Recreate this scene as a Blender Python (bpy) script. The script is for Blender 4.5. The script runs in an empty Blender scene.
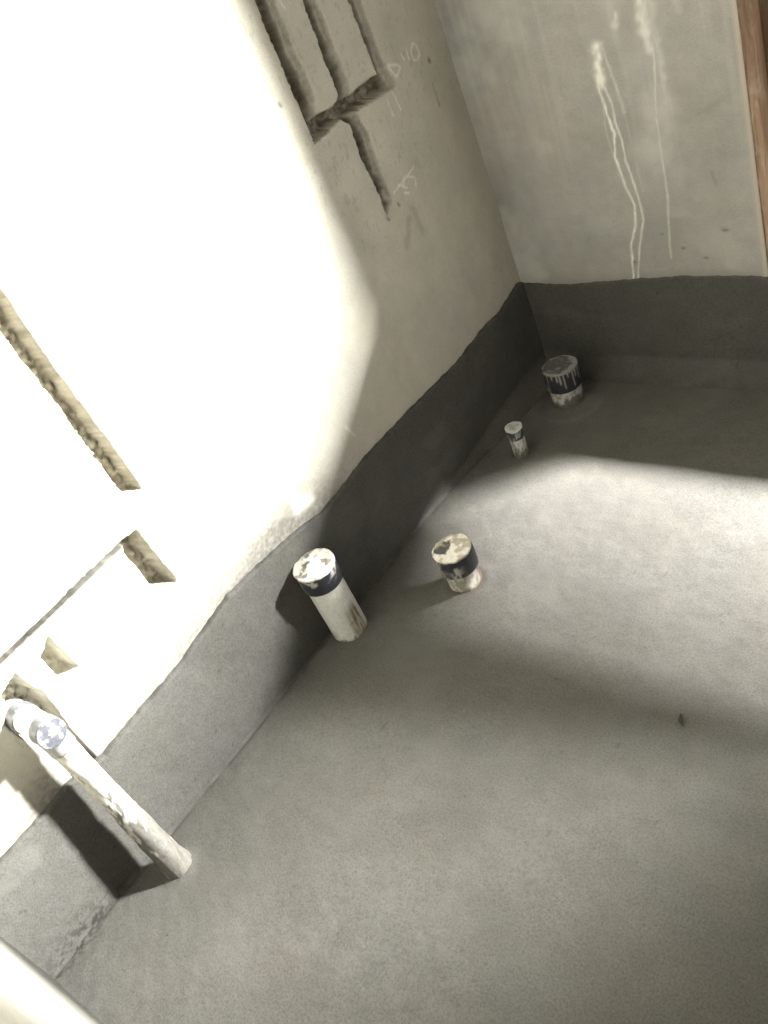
import bpy, bmesh, math, random
import numpy as np
from mathutils import Matrix, Vector

random.seed(4)
rng = np.random.default_rng(11)
scn = bpy.context.scene
COL = scn.collection

# ------------------------------------------------------------------ noise helpers (numpy)
def vnoise(x, y, seed=0):
    x = np.asarray(x, float); y = np.asarray(y, float)
    xi = np.floor(x).astype(np.int64); yi = np.floor(y).astype(np.int64)
    xf = x - xi; yf = y - yi
    u = xf * xf * (3 - 2 * xf); v = yf * yf * (3 - 2 * yf)
    def h(a, b):
        n = (a * 374761393 + b * 668265263 + seed * 974634777) & 0x7fffffff
        n = ((n ^ (n >> 13)) * 1274126177) & 0x7fffffff
        n = (n ^ (n >> 16)) & 0xffff
        return n / 65535.0
    a = h(xi, yi); b = h(xi + 1, yi); c = h(xi, yi + 1); d = h(xi + 1, yi + 1)
    return (a + (b - a) * u) * (1 - v) + (c + (d - c) * u) * v
def fbm(x, y, seed=0, octv=4):
    s = 0; amp = 0.5; t = 0
    for o in range(octv):
        s = s + amp * vnoise(x, y, seed + o * 17); t += amp
        x = x * 2.03; y = y * 2.03; amp *= 0.5
    return s / t            # 0..1
def sstep(x, a, b):
    t = np.clip((x - a) / (b - a), 0, 1)
    return t * t * (3 - 2 * t)
def seg_dist(px, py, pts, taper=None):
    """distance to a polyline, plus the parameter 0..1 along it"""
    best = np.full(px.shape, 1e9); par = np.zeros(px.shape)
    n = len(pts) - 1
    for i in range(n):
        ax, ay = pts[i]; bx, by = pts[i + 1]
        dx, dy = bx - ax, by - ay
        L = dx * dx + dy * dy + 1e-12
        t = np.clip(((px - ax) * dx + (py - ay) * dy) / L, 0, 1)
        d = np.hypot(px - ax - t * dx, py - ay - t * dy)
        m = d < best
        best = np.where(m, d, best); par = np.where(m, (i + t) / n, par)
    return best, par
def poly_sd(px, py, pts):
    d, _ = seg_dist(px, py, list(pts) + [pts[0]])
    ins = np.zeros(px.shape, bool)
    n = len(pts)
    for i in range(n):
        ax, ay = pts[i]; bx, by = pts[(i + 1) % n]
        c = ((ay > py) != (by > py)) & (px < (bx - ax) * (py - ay) / (by - ay + 1e-15) + ax)
        ins ^= c
    return np.where(ins, -d, d)

# ------------------------------------------------------------------ mesh helpers
def link(o, parent=None):
    COL.objects.link(o)
    if parent is not None: o.parent = parent
    return o
def mesh_np(name, V, F, mat, parent=None, attrs=None, smooth=True):
    me = bpy.data.meshes.new(name)
    V = np.asarray(V, np.float32); F = np.asarray(F, np.int32)
    me.vertices.add(len(V)); me.vertices.foreach_set('co', V.ravel())
    nf, k = F.shape
    me.loops.add(nf * k); me.loops.foreach_set('vertex_index', F.ravel())
    me.polygons.add(nf); me.polygons.foreach_set('loop_start', np.arange(0, nf * k, k, dtype=np.int32))
    me.polygons.foreach_set('loop_total', np.full(nf, k, np.int32))
    me.update(calc_edges=True); me.validate()
    if smooth: me.polygons.foreach_set('use_smooth', np.ones(len(me.polygons), bool))
    for an, arr in (attrs or {}).items():
        a = me.attributes.new(an, 'FLOAT', 'POINT'); a.data.foreach_set('value', np.asarray(arr, np.float32).ravel())
    me.materials.append(mat)
    o = bpy.data.objects.new(name, me)
    return link(o, parent)
def grid_faces(nu, nv, flip=False):
    i, j = np.meshgrid(np.arange(nu - 1), np.arange(nv - 1), indexing='ij')
    a = (i * nv + j).ravel(); b = ((i + 1) * nv + j).ravel(); c = ((i + 1) * nv + j + 1).ravel(); d = (i * nv + j + 1).ravel()
    return np.stack([a, d, c, b] if flip else [a, b, c, d], 1)
class Mesh:
    """collects quads from grids and boxes, builds ONE mesh object"""
    def __init__(s): s.V = []; s.F = []; s.A = {}; s.n = 0
    def grid(s, X, Y, Z, flip=False, **attrs):
        nu, nv = X.shape
        s.V.append(np.stack([X.ravel(), Y.ravel(), Z.ravel()], 1)); s.F.append(grid_faces(nu, nv, flip) + s.n)
        for k in set(list(s.A) + list(attrs)):
            s.A.setdefault(k, [np.zeros(s.n)] if s.n else [])
            s.A[k].append(np.asarray(attrs[k]).ravel() if k in attrs else np.zeros(nu * nv))
        s.n += nu * nv
    def box(s, x0, x1, y0, y1, z0, z1):
        v = np.array([[x, y, z] for x in (x0, x1) for y in (y0, y1) for z in (z0, z1)], float)
        f = np.array([[0, 1, 3, 2], [4, 6, 7, 5], [0, 4, 5, 1], [2, 3, 7, 6], [0, 2, 6, 4], [1, 5, 7, 3]])
        s.V.append(v); s.F.append(f + s.n)
        for k in s.A: s.A[k].append(np.zeros(8))
        s.n += 8
    def build(s, name, mat, parent=None, smooth=True):
        return mesh_np(name, np.concatenate(s.V), np.concatenate(s.F), mat, parent, {k: np.concatenate(v) for k, v in s.A.items()}, smooth)
def structure(o):
    o['kind'] = 'structure'; return o

# ------------------------------------------------------------------ materials
def new_mat(name):
    m = bpy.data.materials.new(name); m.use_nodes = True
    nt = m.node_tree; nt.nodes.clear()
    out = nt.nodes.new('ShaderNodeOutputMaterial'); b = nt.nodes.new('ShaderNodeBsdfPrincipled')
    nt.links.new(b.outputs[0], out.inputs[0])
    return m, nt, b
def N(nt, kind, **kw):
    n = nt.nodes.new(kind)
    for k, v in kw.items():
        if k.startswith('i_'):
            key = k[2:]
            n.inputs[int(key) if key.isdigit() else key.replace('_', ' ')].default_value = v
        else: setattr(n, k, v)
    return n
def noise(nt, vec, scale, detail=4, rough=0.55, dist=0.0):
    n = N(nt, 'ShaderNodeTexNoise'); n.inputs['Scale'].default_value = scale; n.inputs['Detail'].default_value = detail
    n.inputs['Roughness'].default_value = rough; n.inputs['Distortion'].default_value = dist
    nt.links.new(vec, n.inputs['Vector']); return n.outputs['Fac']
def ramp(nt, fac, stops):
    r = N(nt, 'ShaderNodeValToRGB'); e = r.color_ramp.elements
    while len(e) > 1: e.remove(e[-1])
    for i, (p, c) in enumerate(stops):
        el = e[0] if i == 0 else e.new(p)
        el.position = p; el.color = (*c, 1) if len(c) == 3 else c
    nt.links.new(fac, r.inputs[0]); return r.outputs[0]
def mix(nt, fac, a, b, mode='MIX'):
    m = N(nt, 'ShaderNodeMix', data_type='RGBA', blend_type=mode)
    for s, v in ((m.inputs[0], fac), (m.inputs[6], a), (m.inputs[7], b)):
        if hasattr(v, 'links'): nt.links.new(v, s)
        else: s.default_value = v if isinstance(v, (int, float)) else (*v, 1)
    return m.outputs[2]
def attr(nt, name):
    a = N(nt, 'ShaderNodeAttribute'); a.attribute_name = name; return a.outputs['Fac']
def grey(v): return (v, v, v)
def sc(c, k): return tuple(x * k for x in c)

def cement(name, base, var=0.25, speck=0.5, grain=260, bump=0.25, big=2.2, rough=0.85, attrs=(), warm=(1.0, 0.97, 0.9), spec=0.25, pits=0.7):
    """trowelled cement: cloudy tone changes, sand grain, dark pits, plus painted-on marks read from attributes"""
    m, nt, b = new_mat(name)
    g = N(nt, 'ShaderNodeNewGeometry').outputs['Position']
    f1 = noise(nt, g, big, 5, 0.6, 0.4)
    col = ramp(nt, f1, [(0.3, sc(base, 1 - var)), (0.5, base), (0.72, sc(base, 1 + var))])
    f2 = noise(nt, g, big * 7, 5, 0.65)
    col = mix(nt, 0.55, col, ramp(nt, f2, [(0.3, grey(0.72)), (0.7, grey(1.0))]), 'MULTIPLY')
    f4 = noise(nt, g, big * 1.7 + 3, 3)
    col = mix(nt, 0.5, col, ramp(nt, f4, [(0.35, grey(1)), (0.65, warm)]), 'MULTIPLY')
    f3 = noise(nt, g, grain, 3, 0.7)
    col = mix(nt, speck, col, ramp(nt, f3, [(0.32, grey(0.62)), (0.5, grey(1.0)), (0.68, grey(1.25))]), 'MULTIPLY')
    f5 = noise(nt, g, 95, 2, 0.5)
    f6 = noise(nt, g, 6, 2, 0.5)
    pit = ramp(nt, f5, [(0.0, grey(1)), (0.235, grey(1)), (0.275, grey(0))])
    pm = N(nt, 'ShaderNodeMath', operation='MULTIPLY'); nt.links.new(pit, pm.inputs[0])
    nt.links.new(ramp(nt, f6, [(0.4, grey(0.2)), (0.65, grey(pits))]), pm.inputs[1])
    col = mix(nt, pm.outputs[0], col, sc(base, 0.25))
    for an, c in attrs:
        col = mix(nt, attr(nt, an), col, c)
    nt.links.new(col, b.inputs['Base Color'])
    b.inputs['Roughness'].default_value = rough; b.inputs['Specular IOR Level'].default_value = spec
    add = N(nt, 'ShaderNodeMath', operation='MULTIPLY_ADD')
    nt.links.new(f3, add.inputs[0]); add.inputs[1].default_value = 0.3; nt.links.new(f2, add.inputs[2])
    bp = N(nt, 'ShaderNodeBump'); bp.inputs['Strength'].default_value = bump; bp.inputs['Distance'].default_value = 0.004
    nt.links.new(add.outputs[0], bp.inputs['Height']); nt.links.new(bp.outputs[0], b.inputs['Normal'])
    return m

M_floor = cement('floor_screed', (0.102, 0.098, 0.088), var=0.12, speck=0.75, grain=240, bump=0.35, big=1.6,
                 attrs=[('mark', (0.19, 0.182, 0.165)), ('dirt', (0.045, 0.042, 0.036)), ('rust', (0.085, 0.06, 0.047))])
M_band = cement('band_render', (0.082, 0.080, 0.072), var=0.14, speck=0.7, grain=230, bump=0.5, big=3.0,
                attrs=[('mark', (0.14, 0.135, 0.122)), ('dirt', (0.02, 0.019, 0.016))])
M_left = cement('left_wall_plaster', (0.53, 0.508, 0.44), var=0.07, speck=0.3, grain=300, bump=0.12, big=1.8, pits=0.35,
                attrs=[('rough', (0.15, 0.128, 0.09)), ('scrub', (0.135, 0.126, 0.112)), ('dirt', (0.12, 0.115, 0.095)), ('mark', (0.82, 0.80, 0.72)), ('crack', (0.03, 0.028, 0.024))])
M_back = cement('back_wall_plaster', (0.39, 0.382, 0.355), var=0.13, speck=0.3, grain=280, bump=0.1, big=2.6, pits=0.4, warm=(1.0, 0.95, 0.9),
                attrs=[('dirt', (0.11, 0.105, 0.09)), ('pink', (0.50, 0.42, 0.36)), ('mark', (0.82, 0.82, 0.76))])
M_near = cement('near_wall_plaster', (0.80, 0.79, 0.75), var=0.03, speck=0.2, grain=300, bump=0.1)
M_shell = cement('bare_plaster', (0.26, 0.25, 0.225), var=0.1, speck=0.3, grain=260, bump=0.1)

def mat_wood():
    m, nt, b = new_mat('worn_brown_board')
    g = N(nt, 'ShaderNodeNewGeometry').outputs['Position']
    mp = N(nt, 'ShaderNodeMapping'); mp.inputs['Scale'].default_value = (9, 9, 1.6); nt.links.new(g, mp.inputs[0])
    f = noise(nt, mp.outputs[0], 3.2, 6, 0.65, 1.2)
    col = ramp(nt, f, [(0.3, (0.15, 0.092, 0.056)), (0.46, (0.31, 0.20, 0.125)), (0.56, (0.36, 0.235, 0.15)), (0.66, (0.50, 0.40, 0.30))])
    f2 = noise(nt, g, 14, 5, 0.6, 0.5)
    col = mix(nt, ramp(nt, f2, [(0.52, grey(0)), (0.68, grey(0.7))]), col, (0.48, 0.40, 0.30))
    nt.links.new(col, b.inputs['Base Color']); b.inputs['Roughness'].default_value = 0.8
    bp = N(nt, 'ShaderNodeBump'); bp.inputs['Strength'].default_value = 0.4; bp.inputs['Distance'].default_value = 0.004
    nt.links.new(f, bp.inputs['Height']); nt.links.new(bp.outputs[0], b.inputs['Normal'])
    return m
M_wood = mat_wood()

def mat_layers(name, base, layers, rough=0.5, nscale=90, bump=0.2, var=0.12, spec=0.4):
    """plain material with fine noise, plus attribute layers (attribute, colour)"""
    m, nt, b = new_mat(name)
    g = N(nt, 'ShaderNodeNewGeometry').outputs['Position']
    f = noise(nt, g, nscale, 5, 0.65)
    col = ramp(nt, f, [(0.3, sc(base, 1 - var)), (0.7, sc(base, 1 + var))])
    ro = rough
    for an, c in layers:
        cc = ramp(nt, noise(nt, g, nscale * 2.2, 4, 0.7), [(0.3, sc(c, 0.72)), (0.7, sc(c, 1.15))])
        col = mix(nt, attr(nt, an), col, cc)
    nt.links.new(col, b.inputs['Base Color']); b.inputs['Roughness'].default_value = rough; b.inputs['Specular IOR Level'].default_value = spec
    bp = N(nt, 'ShaderNodeBump'); bp.inputs['Strength'].default_value = bump; bp.inputs['Distance'].default_value = 0.0015
    nt.links.new(f, bp.inputs['Height']); nt.links.new(bp.outputs[0], b.inputs['Normal'])
    return m
PVC = (0.72, 0.715, 0.66)
M_pvc = mat_layers('white_pvc', PVC, [('cement', (0.40, 0.37, 0.32)), ('brown', (0.20, 0.155, 0.085))], 0.42)
M_pvc1 = mat_layers('cement_smeared_pvc', (0.55, 0.53, 0.47), [('cement', (0.155, 0.146, 0.128)), ('brown', (0.10, 0.088, 0.07))], 0.5)
M_tape = mat_layers('black_tape', (0.028, 0.029, 0.036), [('cement', (0.50, 0.48, 0.43))], 0.45, 140)
M_grey_tape = mat_layers('grey_tape', (0.10, 0.104, 0.118), [('cement', (0.30, 0.30, 0.30))], 0.4, 140)
M_silver = mat_layers('silver_grey_cap', (0.075, 0.078, 0.09), [('cement', (0.26, 0.26, 0.27))], 0.4, 160, 0.5, 0.3)
M_grey = mat_layers('light_grey_sleeve', (0.25, 0.25, 0.245), [('cement', (0.34, 0.33, 0.30))], 0.5)
M_pvc3 = mat_layers('stained_pvc', (0.52, 0.50, 0.43), [('cement', (0.30, 0.275, 0.23)), ('brown', (0.075, 0.05, 0.036))], 0.6)
M_pvc_d = mat_layers('dirty_pvc', (0.50, 0.49, 0.45), [('cement', (0.13, 0.127, 0.115)), ('brown', (0.10, 0.085, 0.055))], 0.6)
M_plug_w = mat_layers('white_plaster_plug', (0.74, 0.72, 0.65), [('dark', (0.06, 0.06, 0.06)), ('stain', (0.42, 0.37, 0.29))], 0.85, 120, 0.8)
M_plug_d = mat_layers('dark_cement_plug', (0.085, 0.085, 0.08), [('cement', (0.27, 0.265, 0.25))], 0.85, 120, 0.8)
M_plug_g = mat_layers('grey_cement_plug', (0.30, 0.295, 0.28), [('cement', (0.52, 0.51, 0.48))], 0.85, 120, 0.8)
M_black = mat_layers('dark_splinter', (0.03, 0.028, 0.024), [], 0.8)
M_metal = mat_layers('grey_steel', (0.35, 0.35, 0.35), [], 0.5)

# ------------------------------------------------------------------ traced outlines (metres, on the wall faces)
LX = -0.012                                       # face of the bare left wall; the band stands 12 mm proud of it
CHASE = [(-0.571,1.298),(-0.572,1.234),(-0.570,1.183),(-0.571,1.120),(-0.566,1.025),(-0.569,1.010),(-0.567,0.990),(-0.524,0.989),(-0.464,0.998),
 (-0.441,0.972),(-0.448,0.899),(-0.434,0.829),(-0.434,0.739),(-0.413,0.759),(-0.398,0.766),(-0.403,0.857),(-0.395,0.936),(-0.413,0.991),(-0.335,0.986),
 (-0.252,0.983),(-0.249,0.989),(-0.260,1.019),(-0.266,1.029),(-0.267,1.114),(-0.266,1.298),(-0.307,1.298),(-0.305,1.160),(-0.301,1.092),(-0.299,1.030),
 (-0.410,1.030),(-0.398,1.051),(-0.403,1.104),(-0.401,1.153),(-0.402,1.298),(-0.441,1.298),(-0.444,1.144),(-0.443,1.041),(-0.467,1.029),(-0.538,1.035),
 (-0.518,1.065),(-0.516,1.131),(-0.525,1.170),(-0.521,1.205),(-0.521,1.298)]
RISERS = [[(-0.571,1.28),(-0.521,1.28),(-0.521,2.0),(-0.571,2.0)],[(-0.441,1.28),(-0.402,1.28),(-0.402,2.0),(-0.441,2.0)],[(-0.307,1.28),(-0.266,1.28),(-0.266,2.0),(-0.307,2.0)]]
SLOT_A = [(-1.417,1.9),(-1.416,1.055),(-1.412,0.975),(-1.406,0.890),(-1.405,0.769),(-1.400,0.668),(-1.362,0.655),(-1.366,0.795),(-1.372,0.893),(-1.376,0.998),(-1.374,1.083),(-1.376,1.9)]
SLOT_B = [(-1.421,0.595),(-1.417,0.520),(-1.411,0.438),(-1.460,0.458),(-1.467,0.578),(-1.456,0.601)]
GROOVE = [(-1.452,0.601),(-1.452,0.593),(-2.02,0.591),(-2.02,0.600)]
SLOT_C = [(-1.684,0.562),(-1.676,0.466),(-1.716,0.466),(-1.716,0.543),(-1.701,0.549)]
SLOT_D = [(-1.768,0.555),(-1.764,0.506),(-1.755,0.484),(-1.764,0.362),(-1.762,0.20),(-1.816,0.20),(-1.818,0.32),(-1.840,0.492),(-1.812,0.542)]
BANDTOP_L = [(0.03,0.300),(-0.001,0.300),(-0.020,0.309),(-0.133,0.288),(-0.228,0.292),(-0.388,0.280),(-0.509,0.285),(-0.586,0.289),(-0.712,0.292),(-0.800,0.296),
 (-0.933,0.284),(-1.017,0.282),(-1.110,0.302),(-1.243,0.315),(-1.338,0.320),(-1.486,0.297),(-1.514,0.289),(-1.662,0.287),(-1.752,0.282),(-1.835,0.300),(-1.897,0.294),(-2.002,0.294),(-2.2,0.292)]
BANDTOP_B = [(-0.05,0.301),(0.0,0.300),(0.119,0.294),(0.247,0.299),(0.348,0.306),(0.49,0.313),(0.628,0.313),(0.705,0.308),(2.4,0.308)]
CHALK = [[(-0.254,1.031),(-0.217,1.018),(-0.212,1.009),(-0.239,0.998),(-0.253,1.027)],[(-0.195,1.034),(-0.191,1.019)],[(-0.171,1.038),(-0.172,1.014)],
 [(-0.140,1.038),(-0.156,1.027),(-0.157,1.005),(-0.141,0.999),(-0.127,1.008),(-0.131,1.030),(-0.140,1.038)],
 [(-0.298,0.971),(-0.294,0.929)],[(-0.267,0.973),(-0.261,0.929)],[(-0.510,1.275),(-0.502,1.249)],
 [(-0.383,0.778),(-0.283,0.795)],[(-0.326,0.791),(-0.295,0.775)],[(-0.292,0.769),(-0.300,0.752)],[(-0.358,0.786),(-0.331,0.764)],[(-0.333,0.790),(-0.344,0.771)],[(-0.346,0.759),(-0.331,0.751)]]
RUNS = [([(0.366,0.833),(0.362,0.817),(0.369,0.778),(0.377,0.714),(0.380,0.706),(0.370,0.643),(0.378,0.583),(0.382,0.563),(0.395,0.515),(0.386,0.458),(0.362,0.401),(0.349,0.305)],0.0030,0.85),
 ([(0.376,0.826),(0.389,0.773),(0.388,0.731),(0.396,0.684),(0.396,0.632),(0.403,0.581),(0.410,0.530),(0.411,0.473),(0.383,0.392),(0.363,0.305)],0.0026,0.65),
 ([(0.379,0.906),(0.375,0.866),(0.370,0.820)],0.011,0.9),([(0.396,0.902),(0.397,0.873),(0.405,0.829),(0.416,0.75)],0.004,0.30),
 ([(0.511,1.2),(0.505,1.022),(0.500,0.924),(0.51,0.88)],0.012,0.62),([(0.500,0.924),(0.513,0.864),(0.493,0.728),(0.490,0.644),(0.486,0.524),(0.475,0.453),(0.466,0.363)],0.0026,0.42),
 ([(0.535,1.2),(0.529,0.998),(0.522,0.938),(0.526,0.862),(0.521,0.758)],0.010,0.26),([(0.442,0.964),(0.437,0.942)],0.010,0.4),([(0.56,1.2),(0.581,0.948)],0.012,0.2),
 ([(0.366,0.8),(0.36,0.7),(0.372,0.58)],0.002,0.2),([(0.416,0.75),(0.42,0.66),(0.425,0.55)],0.002,0.15)]

ROOM_X, NEAR_Y, CEIL = 2.30, -2.102, 2.75
OP_X0, OP_X1, OP_Z0, OP_Z1 = 0.707, 2.28, 0.308, 2.35   # the opening in the back wall

# ------------------------------------------------------------------ floor
def axis(*spans):
    out = []
    for a, b, s in spans:
        n = max(1, int(round(abs(b - a) / s)))
        out += list(np.linspace(a, b, n, endpoint=False))
    out.append(spans[-1][1]); return np.array(out)
fx = axis((-0.03, 1.35, 0.005), (1.35, ROOM_X + 0.02, 0.03)); fy = axis((-2.13, 0.03, 0.005))
X, Y = np.meshgrid(fx, fy, indexing='ij')
Zf = (fbm(X * 4, Y * 4, 3, 3) - 0.5) * 0.006 + (fbm(X * 40, Y * 40, 5, 3) - 0.5) * 0.0016
def mound(x, y, r, h):
    d = np.hypot(X - x, Y - y)
    return h * np.exp(-np.clip(d - r, 0, None) ** 2 / (0.018 ** 2)) * (0.6 + 0.8 * fbm(X * 30, Y * 30, 9, 3))
P1, P2, P3, P4, P5 = (0.079, -1.804), (0.045, -1.132), (0.252, -0.901), (0.142, -0.422), (0.157, -0.163)
for (p, r, h) in ((P1, 0.024, 0.006), (P2, 0.046, 0.007), (P3, 0.05, 0.004), (P4, 0.024, 0.003), (P5, 0.052, 0.006)):
    Zf += mound(p[0], p[1], r, h)
d5 = np.hypot(X - 0.165, Y + 0.175); ang5 = np.arctan2(Y + 0.175, X - 0.165)
ring = np.exp(-((d5 - 0.088) / 0.012) ** 2) * sstep(np.cos(ang5 + 0.75), 0.1, 0.7) * (0.3 + 0.7 * fbm(X * 60, Y * 60, 21, 3)) * 0.33
mark = ring + 0.07 * sstep(fbm(X * 9, Y * 9, 31, 5), 0.54, 0.72)
d3 = np.hypot(X - P3[0], Y - P3[1]); rust = np.exp(-np.clip(d3 - 0.047, 0, None) ** 2 / 0.008 ** 2) * 0.4
pitm = sstep(vnoise(X * 85, Y * 85, 41), 0.962, 0.985) * 0.55
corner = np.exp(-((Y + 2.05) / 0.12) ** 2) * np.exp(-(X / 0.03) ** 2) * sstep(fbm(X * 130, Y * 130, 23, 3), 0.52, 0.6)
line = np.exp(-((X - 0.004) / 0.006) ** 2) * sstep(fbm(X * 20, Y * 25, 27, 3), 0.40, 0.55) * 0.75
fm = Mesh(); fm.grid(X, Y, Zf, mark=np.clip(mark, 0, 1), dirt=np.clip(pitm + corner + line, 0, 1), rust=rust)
fm.box(-0.25, ROOM_X + 0.25, NEAR_Y - 0.25, 0.3, -0.25, -0.02)
structure(fm.build('floor', M_floor))

# ------------------------------------------------------------------ left wall with its cut chases
ly = axis((NEAR_Y - 0.02, 0.03, 0.0036)); lz = axis((0.10, 1.36, 0.0034), (1.36, 2.06, 0.008), (2.06, CEIL + 0.02, 0.1))
Yl, Zl = np.meshgrid(ly, lz, indexing='ij')
jag = (fbm(Yl * 120, Zl * 120, 61, 3) - 0.5) * 0.007 + (fbm(Yl * 28, Zl * 28, 63, 2) - 0.5) * 0.005
depth = np.zeros(Yl.shape); rough_a = np.zeros(Yl.shape)
lean = 0.011 * np.clip((Zl - 0.3) / 0.8, 0, 1.6)      # the bare wall leans back a little
Yq = Yl - (Yl + 2.03) / 1.52 * lean; Zq = Zl + (1.5 - Zl) / 1.52 * lean
def cut(poly, dep, jk=1.0, soft=0.004, tone=1.0, slope=0.0):
    """recess of the outline poly; slope = width of the chipped shallow shoulder along its far side"""
    ys = [p[0] for p in poly]; zs = [p[1] for p in poly]
    m = (Yq > min(ys) - 0.05) & (Yq < max(ys) + 0.05) & (Zq > min(zs) - 0.05) & (Zq < max(zs) + 0.05)
    sd = poly_sd(Yq[m], Zq[m], poly) + jag[m] * jk
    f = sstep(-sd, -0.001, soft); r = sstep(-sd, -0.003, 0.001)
    if slope:
        wob = slope * (0.55 + 0.9 * fbm(Yq[m] * 22, Zq[m] * 22, 68, 3))
        sd2 = poly_sd(Yq[m] + wob, Zq[m] + wob * 0.25, poly) + jag[m] * jk
        k = sstep(-sd2, -0.003, 0.006)
        f = f * (0.30 + 0.70 * k); r = r * (0.32 + 0.68 * k)
    dd = dep * f * (0.75 + 0.5 * fbm(Yl[m] * 110, Zl[m] * 110, 67, 3))
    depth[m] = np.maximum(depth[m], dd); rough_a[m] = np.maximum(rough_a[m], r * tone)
cut(CHASE, 0.044, slope=0.012)
for r in RISERS: cut(r, 0.044, slope=0.012)
cut(SLOT_A, 0.034, 0.6, tone=0.65); cut(SLOT_B, 0.045, 0.35, tone=0.6); cut(GROOVE, 0.040, 0.2, 0.002); cut(SLOT_C, 0.045, 0.3, tone=0.2); cut(SLOT_D, 0.050, 0.5, tone=0.3)
Xl = LX - lean - depth + (fbm(Yl * 3, Zl * 3, 71, 3) - 0.5) * 0.004 + (fbm(Yl * 30, Zl * 30, 73, 2) - 0.5) * 0.0008 * 2
def paint(U, V, base, pts, w, s, nz=0.5, seed=0):
    us = [p[0] for p in pts]; vs = [p[1] for p in pts]; pad = w * 3 + 0.01
    m = (U > min(us) - pad) & (U < max(us) + pad) & (V > min(vs) - pad) & (V < max(vs) + pad)
    if not m.any(): return
    wob = (fbm(U[m] * 60, V[m] * 60, seed + 5, 2) - 0.5) * w * 1.2
    d, t = seg_dist(U[m] + wob, V[m], pts)
    val = s * np.exp(-(d / (w * (0.7 + 0.6 * vnoise(U[m] * 40, V[m] * 40, seed + 77)))) ** 2) * (1 - nz + nz * 2 * fbm(U[m] * 120, V[m] * 60, seed, 3))
    base[m] = np.maximum(base[m], np.clip(val, 0, 1))
markl = np.zeros(Yl.shape); dirtl = np.zeros(Yl.shape); groove_darkl = np.zeros(Yl.shape)
for i, c in enumerate(CHALK): paint(Yq, Zq, markl, c, 0.0023, 0.62, 0.5, i)
paint(Yq, Zq, markl, [(-1.060, 0.340), (-1.030, 0.334)], 0.016, 0.8, 0.3, 3)
paint(Yq, Zq, markl, [(-0.83, 0.40), (-0.815, 0.36)], 0.003, 0.4, 0.5, 4)
paint(Yq, Zq, dirtl, [(-0.114, 0.93), (-0.113, 0.874)], 0.003, 0.55, 0.4, 2)
paint(Yq, Zq, dirtl, [(-0.338, 0.712), (-0.331, 0.647)], 0.011, 0.30, 0.4, 6)
paint(Yq, Zq, dirtl, [(-0.366, 0.697), (-0.401, 0.647)], 0.012, 0.28, 0.4, 7)
for p in [(-0.781, 1.182), (-0.773, 1.072), (-0.927, 1.192), (-0.434, 0.737), (-0.384, 0.749), (-0.100, 0.983), (-1.455, 0.425), (-1.75, 0.315), (-1.86, 0.308), (-1.55, 0.35), (-0.62, 1.10)]:
    paint(Yq, Zq, dirtl, [p, (p[0] + 0.003, p[1] - 0.005)], 0.0042, 0.85, 0.2, 9)
paint(Yq, Zq, groove_darkl, [(-1.455, 0.594), (-1.75, 0.5925), (-2.02, 0.592)], 0.0056, 1.0, 0.15, 10)  # dark line painted along the groove
paint(Yq, Zq, dirtl, [(-1.72, 0.468), (-1.655, 0.47)], 0.002, 0.5, 0.2, 9); paint(Yq, Zq, dirtl, [(-1.685, 0.47), (-1.66, 0.445)], 0.002, 0.4, 0.2, 9)
bt = np.interp(-Yl, [-p[0] for p in BANDTOP_L], [p[1] for p in BANDTOP_L])
ab = Zl - bt
# grime smudged above the band near the corner, and fine scuffing
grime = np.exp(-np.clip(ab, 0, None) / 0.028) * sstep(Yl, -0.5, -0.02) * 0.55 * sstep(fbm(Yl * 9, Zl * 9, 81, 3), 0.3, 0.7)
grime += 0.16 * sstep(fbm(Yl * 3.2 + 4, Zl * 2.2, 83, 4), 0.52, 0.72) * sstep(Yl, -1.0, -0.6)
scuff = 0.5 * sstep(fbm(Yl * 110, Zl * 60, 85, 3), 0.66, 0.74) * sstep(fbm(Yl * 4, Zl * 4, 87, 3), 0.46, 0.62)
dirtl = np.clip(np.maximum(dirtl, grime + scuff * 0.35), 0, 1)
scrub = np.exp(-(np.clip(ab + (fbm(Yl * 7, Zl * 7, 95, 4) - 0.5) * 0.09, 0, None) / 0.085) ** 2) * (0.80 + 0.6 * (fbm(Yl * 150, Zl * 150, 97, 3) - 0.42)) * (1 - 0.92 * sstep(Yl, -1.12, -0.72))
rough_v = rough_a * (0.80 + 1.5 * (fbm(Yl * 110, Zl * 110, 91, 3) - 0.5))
lw = Mesh(); lw.grid(Xl, Yl, Zl, flip=False, rough=np.clip(rough_v, 0, 1), mark=markl, dirt=dirtl, crack=groove_darkl, scrub=np.clip(scrub, 0, 1))
lw.box(-0.30, -0.11, NEAR_Y - 0.3, 0.3, -0.02, CEIL + 0.1)
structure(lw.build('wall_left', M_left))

# ------------------------------------------------------------------ back wall with its opening on the right
bx = axis((-0.03, OP_X0, 0.0032)); bz = axis((0.10, 1.30, 0.0034), (1.30, CEIL + 0.02, 0.06))
Xb, Zb = np.meshgrid(bx, bz, indexing='ij')
Yb = (fbm(Xb * 3, Zb * 3, 101, 3) - 0.5) * 0.005 + (fbm(Xb * 30, Zb * 30, 103, 2) - 0.5) * 0.001
markb = np.zeros(Xb.shape); dirtb = np.zeros(Xb.shape); pinkb = np.zeros(Xb.shape)
for i, (pts, w, s) in enumerate(RUNS): paint(Xb, Zb, markb, pts, w, s, 0.55, 110 + i)
streak = 0.07 * sstep(fbm(Xb * 60, Zb * 3, 131, 3), 0.52, 0.72) * sstep(Zb, 0.35, 1.0)
cloud = 0.20 * sstep(fbm(Xb * 6, Zb * 6, 133, 4), 0.55, 0.75)
markb = np.clip(np.maximum(markb, streak + cloud), 0, 1)
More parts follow.
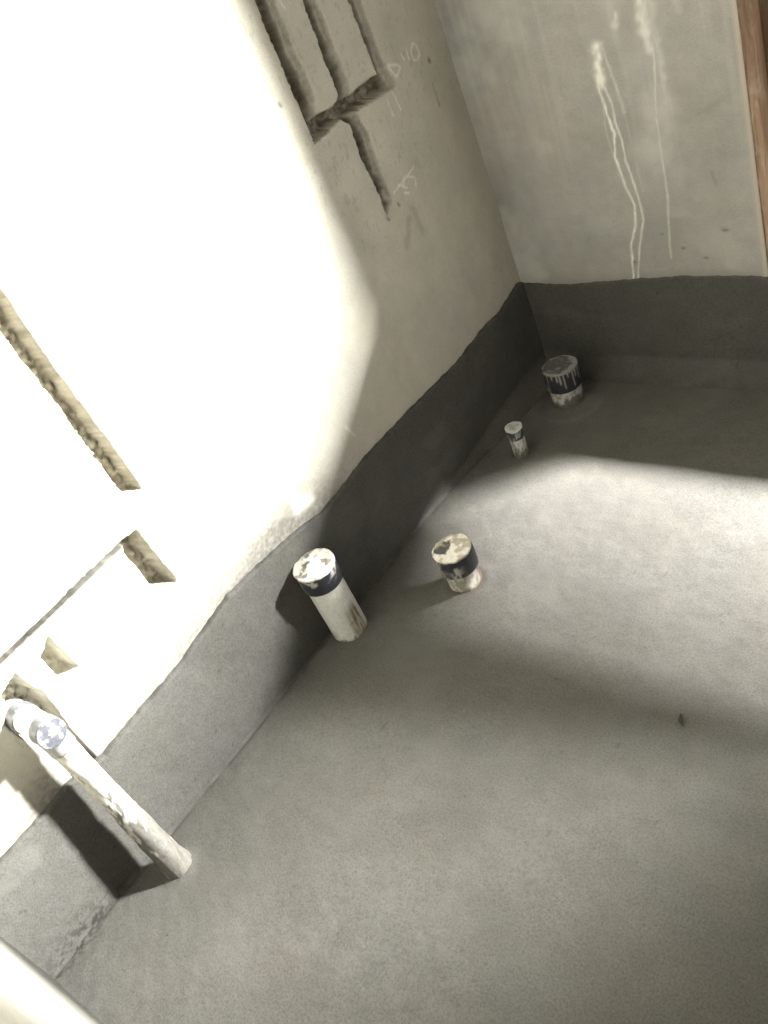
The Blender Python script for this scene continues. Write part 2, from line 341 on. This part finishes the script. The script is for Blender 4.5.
for p in [(0.616, 0.434), (0.612, 0.434), (0.451, 0.431), (0.358, 0.354), (0.555, 0.36), (0.50, 0.39)]:
    paint(Xb, Zb, dirtb, [p, (p[0] + 0.006, p[1] - 0.001)], 0.004, 0.7, 0.2, 5)
paint(Xb, Zb, dirtb, [(0.605, 0.583), (0.61, 0.55)], 0.004, 0.3, 0.4, 6)
paint(Xb, Zb, dirtb, [(0.589, 0.722), (0.65, 0.745)], 0.010, 0.16, 0.4, 7)
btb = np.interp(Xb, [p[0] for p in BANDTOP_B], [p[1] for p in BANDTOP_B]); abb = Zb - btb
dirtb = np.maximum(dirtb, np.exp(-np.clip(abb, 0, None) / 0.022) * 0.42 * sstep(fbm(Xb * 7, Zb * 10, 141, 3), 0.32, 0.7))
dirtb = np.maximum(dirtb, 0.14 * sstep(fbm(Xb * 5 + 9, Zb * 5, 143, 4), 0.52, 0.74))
pinkb = 0.2 * sstep(fbm(Xb * 5 + 3, Zb * 3 + 1, 151, 3), 0.5, 0.68) * sstep(Zb, 0.5, 0.9) 
pinkb = np.maximum(pinkb, np.exp(-((Xb - (OP_X0 - 0.006)) / 0.006) ** 2) * 0.8)
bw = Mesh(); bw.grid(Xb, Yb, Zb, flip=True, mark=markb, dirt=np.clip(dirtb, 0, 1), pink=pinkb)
bw.box(-0.30, OP_X0, 0.006, 0.18, -0.02, CEIL + 0.1)
bw.box(OP_X1, ROOM_X + 0.25, 0.0, 0.18, -0.02, CEIL + 0.1)
bw.box(OP_X0, OP_X1, 0.0, 0.18, -0.02, OP_Z0); bw.box(OP_X0, OP_X1, 0.0, 0.18, OP_Z1, CEIL + 0.1)
structure(bw.build('wall_back', M_back, smooth=False))
for poly in bpy.data.objects['wall_back'].data.polygons: poly.use_smooth = True if poly.area < 0.002 else False

# worn brown board lining the opening's left reveal
jz = axis((OP_Z0, OP_Z1, 0.01)); jy = axis((0.001, 0.18, 0.01))
Yj, Zj = np.meshgrid(jy, jz, indexing='ij')
Xj = OP_X0 + 0.006 + (fbm(Yj * 14, Zj * 8, 161, 3) - 0.5) * 0.006 + (1 - sstep(Yj, 0, 0.012)) * -0.005
tj = Mesh(); tj.grid(Xj, Yj, Zj); tj.box(OP_X0 - 0.001, OP_X0 + 0.003, 0.001, 0.18, OP_Z0, OP_Z1)
tj.box(OP_X0 + 0.004, 0.915, 0.10, 0.178, OP_Z0, OP_Z1); structure(tj.build('trim_1', M_wood))  # box is a stop added to shade the reveal and shift the jamb shadow

# ------------------------------------------------------------------ dark render band round the foot of the walls
def band(name, u, top, axis_l, cove, thick_seed):
    t = np.concatenate([np.linspace(0, 0.12, 14), np.linspace(0.12, 0.93, 62)[1:], np.linspace(0.93, 1.0, 12)[1:]])
    U, T = np.meshgrid(u, t, indexing='ij')
    tops = np.interp(U if not axis_l else -U, [p[0] if not axis_l else -p[0] for p in top], [p[1] for p in top])
    tops = tops + (fbm(U * 60, U * 0 + 3.3, thick_seed, 4) - 0.5) * 0.007
    Zz = T * tops
    edge = np.clip((1 - T) * tops / 0.010, 0, 1)
    off = 0.012 * np.sqrt(np.clip(1 - (1 - edge) ** 2, 0, 1))                    # rounded upper lip
    off = off - 0.013 + (fbm(U * 6, Zz * 6, thick_seed + 1, 3) - 0.5) * 0.004 * edge + (fbm(U * 45, Zz * 45, thick_seed + 2, 3) - 0.5) * 0.0016 * edge
    R = cove(U)
    off = off + R * np.clip(1 - Zz / R, 0, 1) ** 2
    ab_ = tops - Zz
    lip = np.exp(-(ab_ / 0.006) ** 2) * sstep(fbm(U * 30, Zz * 30, thick_seed + 5, 3), 0.40, 0.62)
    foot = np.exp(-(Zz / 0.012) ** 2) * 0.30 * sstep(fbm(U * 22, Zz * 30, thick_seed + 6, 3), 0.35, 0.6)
    pits = sstep(vnoise(U * 90, Zz * 90, thick_seed + 7), 0.955, 0.98) * 0.55
    dirt = np.clip(lip * 0.5 + foot + pits, 0, 1)
    mark = 0.22 * sstep(fbm(U * 7, Zz * 12, thick_seed + 8, 4), 0.56, 0.74)
    if axis_l:
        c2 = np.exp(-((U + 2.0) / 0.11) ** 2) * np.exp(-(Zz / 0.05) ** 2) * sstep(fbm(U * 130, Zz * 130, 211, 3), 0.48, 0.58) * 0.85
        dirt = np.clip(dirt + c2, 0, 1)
    return U, Zz, off, mark, dirt
ub = axis((NEAR_Y - 0.01, 0.012, 0.0045))
U, Zz, off, mk, dt = band('l', ub, BANDTOP_L, True, lambda u: 0.006 + 0.054 * sstep(u, -0.75, -0.1), 171)
bl = Mesh(); bl.grid(off, U, Zz, flip=False, mark=mk, dirt=dt); structure(bl.build('baseboard_left', M_band))
ub = axis((-0.012, 1.0, 0.0045), (1.0, ROOM_X, 0.02))
U, Zz, off, mk, dt = band('b', ub, BANDTOP_B, False, lambda u: 0.060 + 0 * u, 191)
bb = Mesh(); bb.grid(U, -off - 0.004, Zz, flip=False, mark=mk * 0.6, dirt=dt * 0.8); structure(bb.build('baseboard_back', M_band))

# ------------------------------------------------------------------ rest of the shell (behind or beside the camera)
w = Mesh(); w.box(-0.30, ROOM_X + 0.25, NEAR_Y - 0.2, NEAR_Y, -0.02, CEIL + 0.1); structure(w.build('wall_near', M_near, smooth=False))
w = Mesh(); w.box(ROOM_X, ROOM_X + 0.2, NEAR_Y - 0.1, 0.1, -0.02, CEIL + 0.1); structure(w.build('wall_right', M_shell, smooth=False))
w = Mesh(); w.box(-0.30, ROOM_X + 0.25, NEAR_Y - 0.25, 0.3, CEIL, CEIL + 0.15); structure(w.build('ceiling', M_shell, smooth=False))

# ------------------------------------------------------------------ pipes
def lathe(name, mat, rings, parent, seg=56, disp=0.0, seed=0, fn=None, M=None, cap_top=True, cap_bot=True, rfn=None):
    """surface of revolution about z; rings = [(z, r)], fn(phi, z, r) -> dict of attribute arrays"""
    rings = list(rings)
    if cap_bot: rings = [(rings[0][0], 1e-4)] + rings
    if cap_top: rings = rings + [(rings[-1][0], 1e-4)]
    z = np.array([q[0] for q in rings]); r = np.array([q[1] for q in rings])
    phi = np.linspace(0, 2 * np.pi, seg, endpoint=False)
    Zr, PH = np.meshgrid(z, phi, indexing='ij'); RR = np.repeat(r[:, None], seg, 1)
    if disp:
        n = fbm(np.cos(PH) * 3 + 7 + Zr * 25, np.sin(PH) * 3 + 7 + Zr * 31 + RR * 60, seed, 3) - 0.5
        k = np.clip(RR / max(r.max(), 1e-6), 0, 1)
        RR2 = RR + n * disp * k
    else: RR2 = RR
    dz = np.zeros_like(Zr)
    if rfn is not None: dz = rfn(PH, Zr, RR)
    V = np.stack([RR2 * np.cos(PH), RR2 * np.sin(PH), Zr + dz], 2).reshape(-1, 3)
    nr = len(z); F = []
    for i in range(nr - 1):
        a = i * seg + np.arange(seg); b = i * seg + (np.arange(seg) + 1) % seg
        F.append(np.stack([a, b, b + seg, a + seg], 1))
    A = fn(PH, Zr, RR) if fn else {}
    if M is not None: V = V @ np.array(M.to_3x3()).T + np.array(M.translation)
    o = mesh_np(name, V, np.concatenate(F), mat, parent, {k: np.clip(v, 0, 1) for k, v in A.items()})
    return o
def rings(z0, z1, r0, r1=None, n=20, bev=0.0):
    r1 = r0 if r1 is None else r1
    t = np.linspace(0, 1, n); out = [(z0 + (z1 - z0) * q, r0 + (r1 - r0) * q) for q in t]
    if bev:
        out = [(z0, r0 - bev)] + [(z0 + bev, r0)] + out[1:-1] + [(z1 - bev, r1)] + [(z1, r1 - bev)]
    return out
def plug_rings(z, r, rise, n=26):
    return [(z - 0.006, r * 0.985), (z - 0.002, r)] + [(z + rise * (1 - (k / n) ** 2), r * k / n) for k in range(n - 0, 0, -1)]
def thing(name, label, cat, loc, group=None, tilt=(0, 0)):
    o = bpy.data.objects.new(name, None); o.empty_display_size = 0.05; COL.objects.link(o)
    o.location = loc; o.rotation_euler = (tilt[0], tilt[1], 0)
    o['label'] = label; o['category'] = cat
    if group: o['group'] = group
    return o
def ang(PH, a, w):                              # soft wedge around angle a
    d = np.angle(np.exp(1j * (PH - a))); return np.exp(-(d / w) ** 2)
def nz(PH, Z, s, seed, k=3):
    return fbm(np.cos(PH) * s + 20 + Z * s * 9, np.sin(PH) * s + 20 - Z * s * 7, seed, k)
GRP = 'capped stub pipes standing in the floor'

# tall capped pipe nearest the camera along the left wall
t = thing('drain_pipe', 'white capped stub pipe with black tape, tallest of the floor stubs, against left wall band', 'pipe', (P2[0], P2[1], 0), GRP, (0.03, 0.02))
def f2(PH, Z, R):
    sm = ang(PH, 0.10, 0.50) * sstep(0.125 - Z, 0.0, 0.05) * (0.45 + 0.9 * sstep(fbm(PH * 9, Z * 10, 301, 3), 0.38, 0.56)) + 0.9 * sstep(0.016 - Z + (nz(PH, Z, 6, 307) - 0.5) * 0.03, 0, 0.006)
    return {'cement': 0.85 * sstep(nz(PH, Z, 4, 303), 0.5 + 3.0 * np.clip(Z, 0, 1), 0.62 + 3.0 * np.clip(Z, 0, 1)) + 0.0, 'brown': sm}
lathe('pipe_body', M_pvc, rings(-0.015, 0.205, 0.0455, n=46), t, fn=f2, disp=0.001, seed=5)
def f2t(PH, Z, R): return {'cement': sstep(nz(PH, Z, 5, 305), 0.60, 0.66) * sstep(Z, 0.196, 0.228) + 0.9 * ang(PH, -2.1, 0.35) * sstep(nz(PH, Z, 6, 311), 0.45, 0.55)}
lathe('tape_band', M_tape, rings(0.182, 0.235, 0.0508, 0.0518, n=16, bev=0.002), t, disp=0.0025, seed=6, fn=f2t)
def f2p(PH, Z, R):
    x, y = R * np.cos(PH), R * np.sin(PH)
    return {'dark': 0.85 * sstep(fbm(x * 55 + 9, y * 55 + 3, 313, 3), 0.60, 0.66) , 'stain': 0.6 * sstep(fbm(x * 90, y * 90, 315, 3), 0.5, 0.7)}
lathe('plaster_plug', M_plug_w, plug_rings(0.239, 0.0525, 0.004), t, disp=0.004, seed=8, fn=f2p, cap_bot=False,
      rfn=lambda PH, Z, R: (fbm(R * np.cos(PH) * 60 + 3, R * np.sin(PH) * 60 + 3, 317, 3) - 0.5) * 0.006)

# short stub with chipped plaster top in the lit floor
t = thing('drain_pipe', 'short stub pipe with wide black tape and chipped white top, farthest from the walls', 'pipe', (P3[0], P3[1], 0), GRP, (0.01, -0.01))
def f3(PH, Z, R): return {'cement': 0.95 * sstep(nz(PH, Z, 5, 321), 0.40, 0.5), 'brown': 0.97 * ang(PH, 0.62, 0.72) * sstep(0.062 - Z, 0, 0.012) + 0.7 * sstep(0.014 - Z, 0, 0.012)}
lathe('pipe_body', M_pvc3, rings(-0.015, 0.09, 0.0425, n=24), t, fn=f3, disp=0.003, seed=12)
def f3t(PH, Z, R): return {'cement': 0.95 * sstep(nz(PH, Z, 9, 325), 0.44, 0.5) * ang(PH, -1.0, 0.28) * sstep(0.098 - Z, 0, 0.01) + 0.8 * sstep(nz(PH, Z, 9, 327), 0.5, 0.58) * ang(PH, -2.0, 0.4)}
lathe('tape_band', M_tape, rings(0.056, 0.111, 0.0488, 0.0498, n=16, bev=0.002), t, disp=0.003, seed=13, fn=f3t)
def f3p(PH, Z, R):
    x, y = R * np.cos(PH), R * np.sin(PH)
    d = np.hypot((x + 0.020) / 1.0, (y + 0.004) / 1.5)
    return {'dark': 0.95 * sstep(0.021 - d + (fbm(x * 80, y * 80, 331, 3) - 0.5) * 0.022, 0, 0.004), 'stain': 0.85 * sstep(fbm(x * 45 + 2, y * 45, 333, 3), 0.48, 0.6)}
lathe('plaster_plug', M_plug_w, plug_rings(0.117, 0.0495, 0.005), t, disp=0.006, seed=14, fn=f3p, cap_bot=False,
      rfn=lambda PH, Z, R: (fbm(R * np.cos(PH) * 60 + 13, R * np.sin(PH) * 60 + 3, 337, 3) - 0.5) * 0.008)

# thin stub near the corner
t = thing('drain_pipe', 'thinnest stub pipe, grey topped, standing at the dark edge of the lit floor', 'pipe', (P4[0], P4[1], 0), GRP, (0.02, 0.03))
def f4(PH, Z, R): return {'cement': 0.95 * sstep(0.032 - Z + (nz(PH, Z, 5, 341) - 0.5) * 0.05, 0, 0.01), 'brown': 0.8 * sstep(nz(PH, Z, 5, 343), 0.58, 0.66)}
lathe('pipe_body', M_pvc_d, rings(-0.012, 0.09, 0.0215, n=24), t, fn=f4, disp=0.002, seed=22, seg=40)
lathe('tape_band', M_tape, rings(0.068, 0.100, 0.0236, 0.0243, n=12, bev=0.0015), t, disp=0.002, seed=23, seg=40,
      fn=lambda PH, Z, R: {'cement': 0.5 * sstep(nz(PH, Z, 6, 345), 0.55, 0.66)})
lathe('plaster_plug', M_plug_g, plug_rings(0.103, 0.0243, 0.001), t, disp=0.003, seed=24, seg=40, cap_bot=False,
      fn=lambda PH, Z, R: {'cement': 0.9 * sstep(R, 0.014, 0.021) + 0.6 * sstep(fbm(R * np.cos(PH) * 90, R * np.sin(PH) * 90, 347, 3), 0.45, 0.6)},
      rfn=lambda PH, Z, R: (fbm(R * np.cos(PH) * 70 + 23, R * np.sin(PH) * 70 + 3, 349, 3) - 0.5) * 0.004)

# wide stub in the corner
t = thing('drain_pipe', 'wide stub pipe with dark cement top and white drips, nearest the back wall', 'pipe', (P5[0], P5[1], 0), GRP, (0.0, 0.0))
def f5(PH, Z, R): return {'cement': 0.95 * sstep(0.034 - Z + (nz(PH, Z, 5, 351) - 0.5) * 0.06, 0, 0.008), 'brown': 0.6 * sstep(nz(PH, Z, 7, 353), 0.58, 0.66)}
lathe('pipe_body', M_pvc_d, rings(-0.015, 0.09, 0.0465, n=28), t, fn=f5, disp=0.003, seed=32)
def f5t(PH, Z, R):
    rr = random.Random(8); dr = np.zeros_like(PH)
    for k in range(13):                                                    # cement drips run down from the rim
        a = -1.9 + 0.26 * k + rr.uniform(-0.08, 0.08); ln = rr.uniform(0.008, 0.05); wd_ = rr.uniform(0.030, 0.062)
        dr = np.maximum(dr, ang(PH, a, wd_) * sstep(Z, 0.118 - ln - 0.006, 0.118 - ln + 0.004))
    return {'cement': 0.75 * dr + 0.7 * ang(PH, -2.2, 0.2) * sstep(0.078 - Z, 0, 0.01)}
lathe('tape_band', M_tape, rings(0.058, 0.120, 0.0508, 0.0512, n=40, bev=0.002), t, disp=0.002, seed=33, seg=160, fn=f5t)
lathe('cement_plug', M_plug_d, plug_rings(0.125, 0.0515, -0.003), t, disp=0.003, seed=34, cap_bot=False,
      fn=lambda PH, Z, R: {'cement': sstep(R + 0.008 * np.cos(PH) + (fbm(np.cos(PH) * 3 + 5, np.sin(PH) * 3 + 5, 361, 3) - 0.5) * 0.02, 0.040, 0.048) + 0.5 * sstep(fbm(R * np.cos(PH) * 70, R * np.sin(PH) * 70, 363, 3), 0.54, 0.62)},
      rfn=lambda PH, Z, R: (fbm(R * np.cos(PH) * 60 + 33, R * np.sin(PH) * 60 + 3, 365, 3) - 0.5) * 0.005)

# long pipe rising to a capped outlet in the wall chase
t = thing('drain_pipe', 'long thin white pipe rising from floor to a grey capped outlet in left wall', 'pipe', (P1[0], P1[1], 0), GRP, (0.0, -0.068))
ZT = 0.470
def f1(PH, Z, R):
    n_ = nz(PH, Z, 4, 371)
    lo = 0.27
    return {'cement': sstep(n_ + (lo - Z) * 1.6, 0.52, 0.62) + 0.25 * sstep(nz(PH, Z, 9, 373), 0.6, 0.7), 'brown': 0.7 * sstep(nz(PH, Z, 6, 375), 0.60, 0.68) * sstep(0.20 - Z, 0, 0.10)}
def r1fn(PH, Z, R): return 0 * Z
lathe('pipe_body', M_pvc1, [(-0.015, 0.034), (0.008, 0.033), (0.03, 0.030)] + rings(0.04, 0.2, 0.0285, 0.0255, n=24) + rings(0.207, ZT - 0.015, 0.0235, n=40), t, fn=f1, disp=0.0055, seed=42)
lathe('sleeve', M_grey, rings(0.408, ZT - 0.004, 0.0262, n=8, bev=0.002), t, disp=0.001, seed=44, fn=lambda PH, Z, R: {'cement': 0.8 * sstep(nz(PH, Z, 5, 377), 0.5, 0.6)})
MX = Matrix.Translation((0.030, -0.006, ZT + 0.012)) @ Matrix.Rotation(math.radians(90), 4, 'Y')      # local z -> world +x
lathe('outlet', M_pvc, rings(-0.140, 0.006, 0.0262, n=14), t, M=MX, fn=lambda PH, Z, R: {'cement': 0 * Z, 'brown': 0 * Z})
lathe('collar', M_grey_tape, rings(-0.100, -0.070, 0.0288, n=6, bev=0.002), t, M=MX, disp=0.002, seed=45, fn=lambda PH, Z, R: {'cement': 0.5 * sstep(nz(PH, Z, 5, 379), 0.5, 0.6)})
cp = lathe('end_cap', M_grey_tape, rings(-0.008, 0.024, 0.0285, n=8, bev=0.002), t, M=MX, disp=0.002, seed=46, fn=lambda PH, Z, R: {'cement': 0.3 * sstep(nz(PH, Z, 5, 381), 0.5, 0.6)})
MX2 = Matrix.Translation((0.030, -0.006, ZT + 0.012)) @ Matrix.Rotation(math.radians(90), 4, 'Y') @ Matrix.Translation((0, 0, 0.026))
lathe('cap_face', M_silver, plug_rings(0.0, 0.0278, 0.003), cp, M=MX2, disp=0.002, seed=47, cap_bot=False,
      fn=lambda PH, Z, R: {'cement': 0.9 * sstep(fbm(R * np.cos(PH) * 110 + 4, R * np.sin(PH) * 110 + 4, 383, 3), 0.48, 0.6)})

# dark splinter on the floor
def splinter():
    a = Vector((0.8815, -1.0895, 0.004)); b = Vector((0.8935, -1.1145, 0.003))
    pts = [a.lerp(b, k / 8) for k in range(9)]
    V = []; F = []
    d = (b - a).normalized(); s = d.cross(Vector((0, 0, 1)))
    for i, p in enumerate(pts):
        r = 0.0021 * (0.35 + 1.3 * math.sin(math.pi * (i + 0.6) / 9.2)) ; bend = s * 0.0015 * math.sin(i * 0.5)
        for k in range(6):
            q = k * math.pi / 3; V.append(p + bend + s * r * math.cos(q) + Vector((0, 0, 1)) * r * 0.8 * math.sin(q))
    for i in range(8):
        for k in range(6): F.append([i * 6 + k, i * 6 + (k + 1) % 6, (i + 1) * 6 + (k + 1) % 6, (i + 1) * 6 + k])
    F.append([0, 1, 2, 3]); F.append([0, 3, 4, 5]); F.append([48, 51, 50, 49]); F.append([48, 53, 52, 51])
    o = mesh_np('splinter', [tuple(v) for v in V], F, M_black)
    o['label'] = 'tiny dark splinter lying alone on the bare grey floor'; o['category'] = 'debris'
splinter()

# ------------------------------------------------------------------ outside the opening: balcony slab, plus unseen boards and pane added to shape the light
w = Mesh(); w.box(0.2, 6.0, 0.18, 1.6, -0.2, 0.0); structure(w.build('floor_balcony', M_shell, smooth=False))
def plank(name, pts, y0, y1, mat):               # upright board with the outline pts (x, z)
    n = len(pts); V = [(x, y, z) for y in (y0, y1) for x, z in pts]
    bm = bmesh.new(); vs = [bm.verts.new(v) for v in V]
    bm.faces.new(vs[:n]); bm.faces.new(list(reversed(vs[n:])))
    for k in range(n): bm.faces.new([vs[k], vs[n + k], vs[n + (k + 1) % n], vs[(k + 1) % n]])
    bmesh.ops.recalc_face_normals(bm, faces=bm.faces)
    me = bpy.data.meshes.new(name); bm.to_mesh(me); bm.free(); me.materials.append(mat)
    return link(bpy.data.objects.new(name, me))
structure(plank('shade_board_near', [(0.60, 0.55), (1.12, 0.595), (1.50, 0.73), (2.35, 0.73), (2.35, 0.83), (1.52, 1.02), (0.60, 1.03)], 0.185, 0.215, M_wood))      # unseen board added outside the opening, outline shaped for the dark floor strip
structure(plank('shade_board_far', [(0.4, 1.515), (4.6, 1.515), (4.6, 1.71), (3.02, 1.71), (2.76, 1.84), (0.4, 1.86)], 1.48, 1.52, M_metal))       # unseen far board added to give the light pools a soft edge
# unseen pane added over the board to dim the light passing through
def mat_pane():
    m, nt, b = new_mat('dimming_pane_mat'); nt.nodes.remove(b)
    out = [n for n in nt.nodes if n.type == 'OUTPUT_MATERIAL'][0]
    tr = N(nt, 'ShaderNodeBsdfTransparent'); tr.inputs[0].default_value = (0.79, 0.795, 0.79, 1)
    tl = N(nt, 'ShaderNodeBsdfTranslucent'); tl.inputs[0].default_value = (0.8, 0.8, 0.78, 1)
    mx = N(nt, 'ShaderNodeMixShader'); mx.inputs[0].default_value = 0.06
    nt.links.new(tr.outputs[0], mx.inputs[1]); nt.links.new(tl.outputs[0], mx.inputs[2]); nt.links.new(mx.outputs[0], out.inputs[0])
    return m
w = Mesh(); w.box(0.88, OP_X1, 0.125, 0.131, 0.745, OP_Z1); structure(w.build('dimming_pane', mat_pane(), smooth=False))
w = Mesh(); w.box(0.92, OP_X1, 0.105, 0.15, 0.715, 0.755); structure(w.build('dimming_pane_rail', M_wood, smooth=False))  # bottom rail added under the unseen pane

# ------------------------------------------------------------------ light
SRC = Vector((4.62, 3.21, 2.67))
ld = bpy.data.lights.new('daylight', 'AREA'); ld.shape = 'ELLIPSE'; ld.size = 0.78; ld.size_y = 0.46; ld.energy = 10000; ld.color = (1.0, 0.995, 0.985)
lo = bpy.data.objects.new('daylight', ld); COL.objects.link(lo); lo.location = SRC
lo.rotation_euler = (Vector((0.25, -0.9, 0.4)) - SRC).to_track_quat('-Z', 'Y').to_euler()
wd = bpy.data.worlds.new('sky'); scn.world = wd; wd.use_nodes = True
bg = wd.node_tree.nodes['Background']; bg.inputs[0].default_value = (0.93, 0.97, 1.0, 1); bg.inputs[1].default_value = 0.3

# ------------------------------------------------------------------ camera
R = np.array([[0.7513451613407991, 0.5601084633000267, -0.34893976252277564], [0.14937504840612023, -0.6593960803501625, -0.7368065581497705], [-0.6427811007204846, 0.5014731483923384, -0.5791002831963028]])
cd = bpy.data.cameras.new('camera'); co = bpy.data.objects.new('camera', cd); COL.objects.link(co)
cd.sensor_fit = 'VERTICAL'; cd.sensor_height = 24.0; cd.sensor_width = 18.0; cd.lens = 21.3095; cd.clip_start = 0.01
m = Matrix.Identity(4)
for i in range(3):
    m[i][0] = R[0][i]; m[i][1] = -R[1][i]; m[i][2] = -R[2][i]
m.translation = Vector((1.51805, -2.02918, 1.5))
co.matrix_world = m
scn.camera = co

scn.view_settings.view_transform = 'Standard'; scn.view_settings.look = 'None'
scn.view_settings.exposure = 0.0; scn.view_settings.gamma = 1.0; scn.view_settings.use_curve_mapping = False
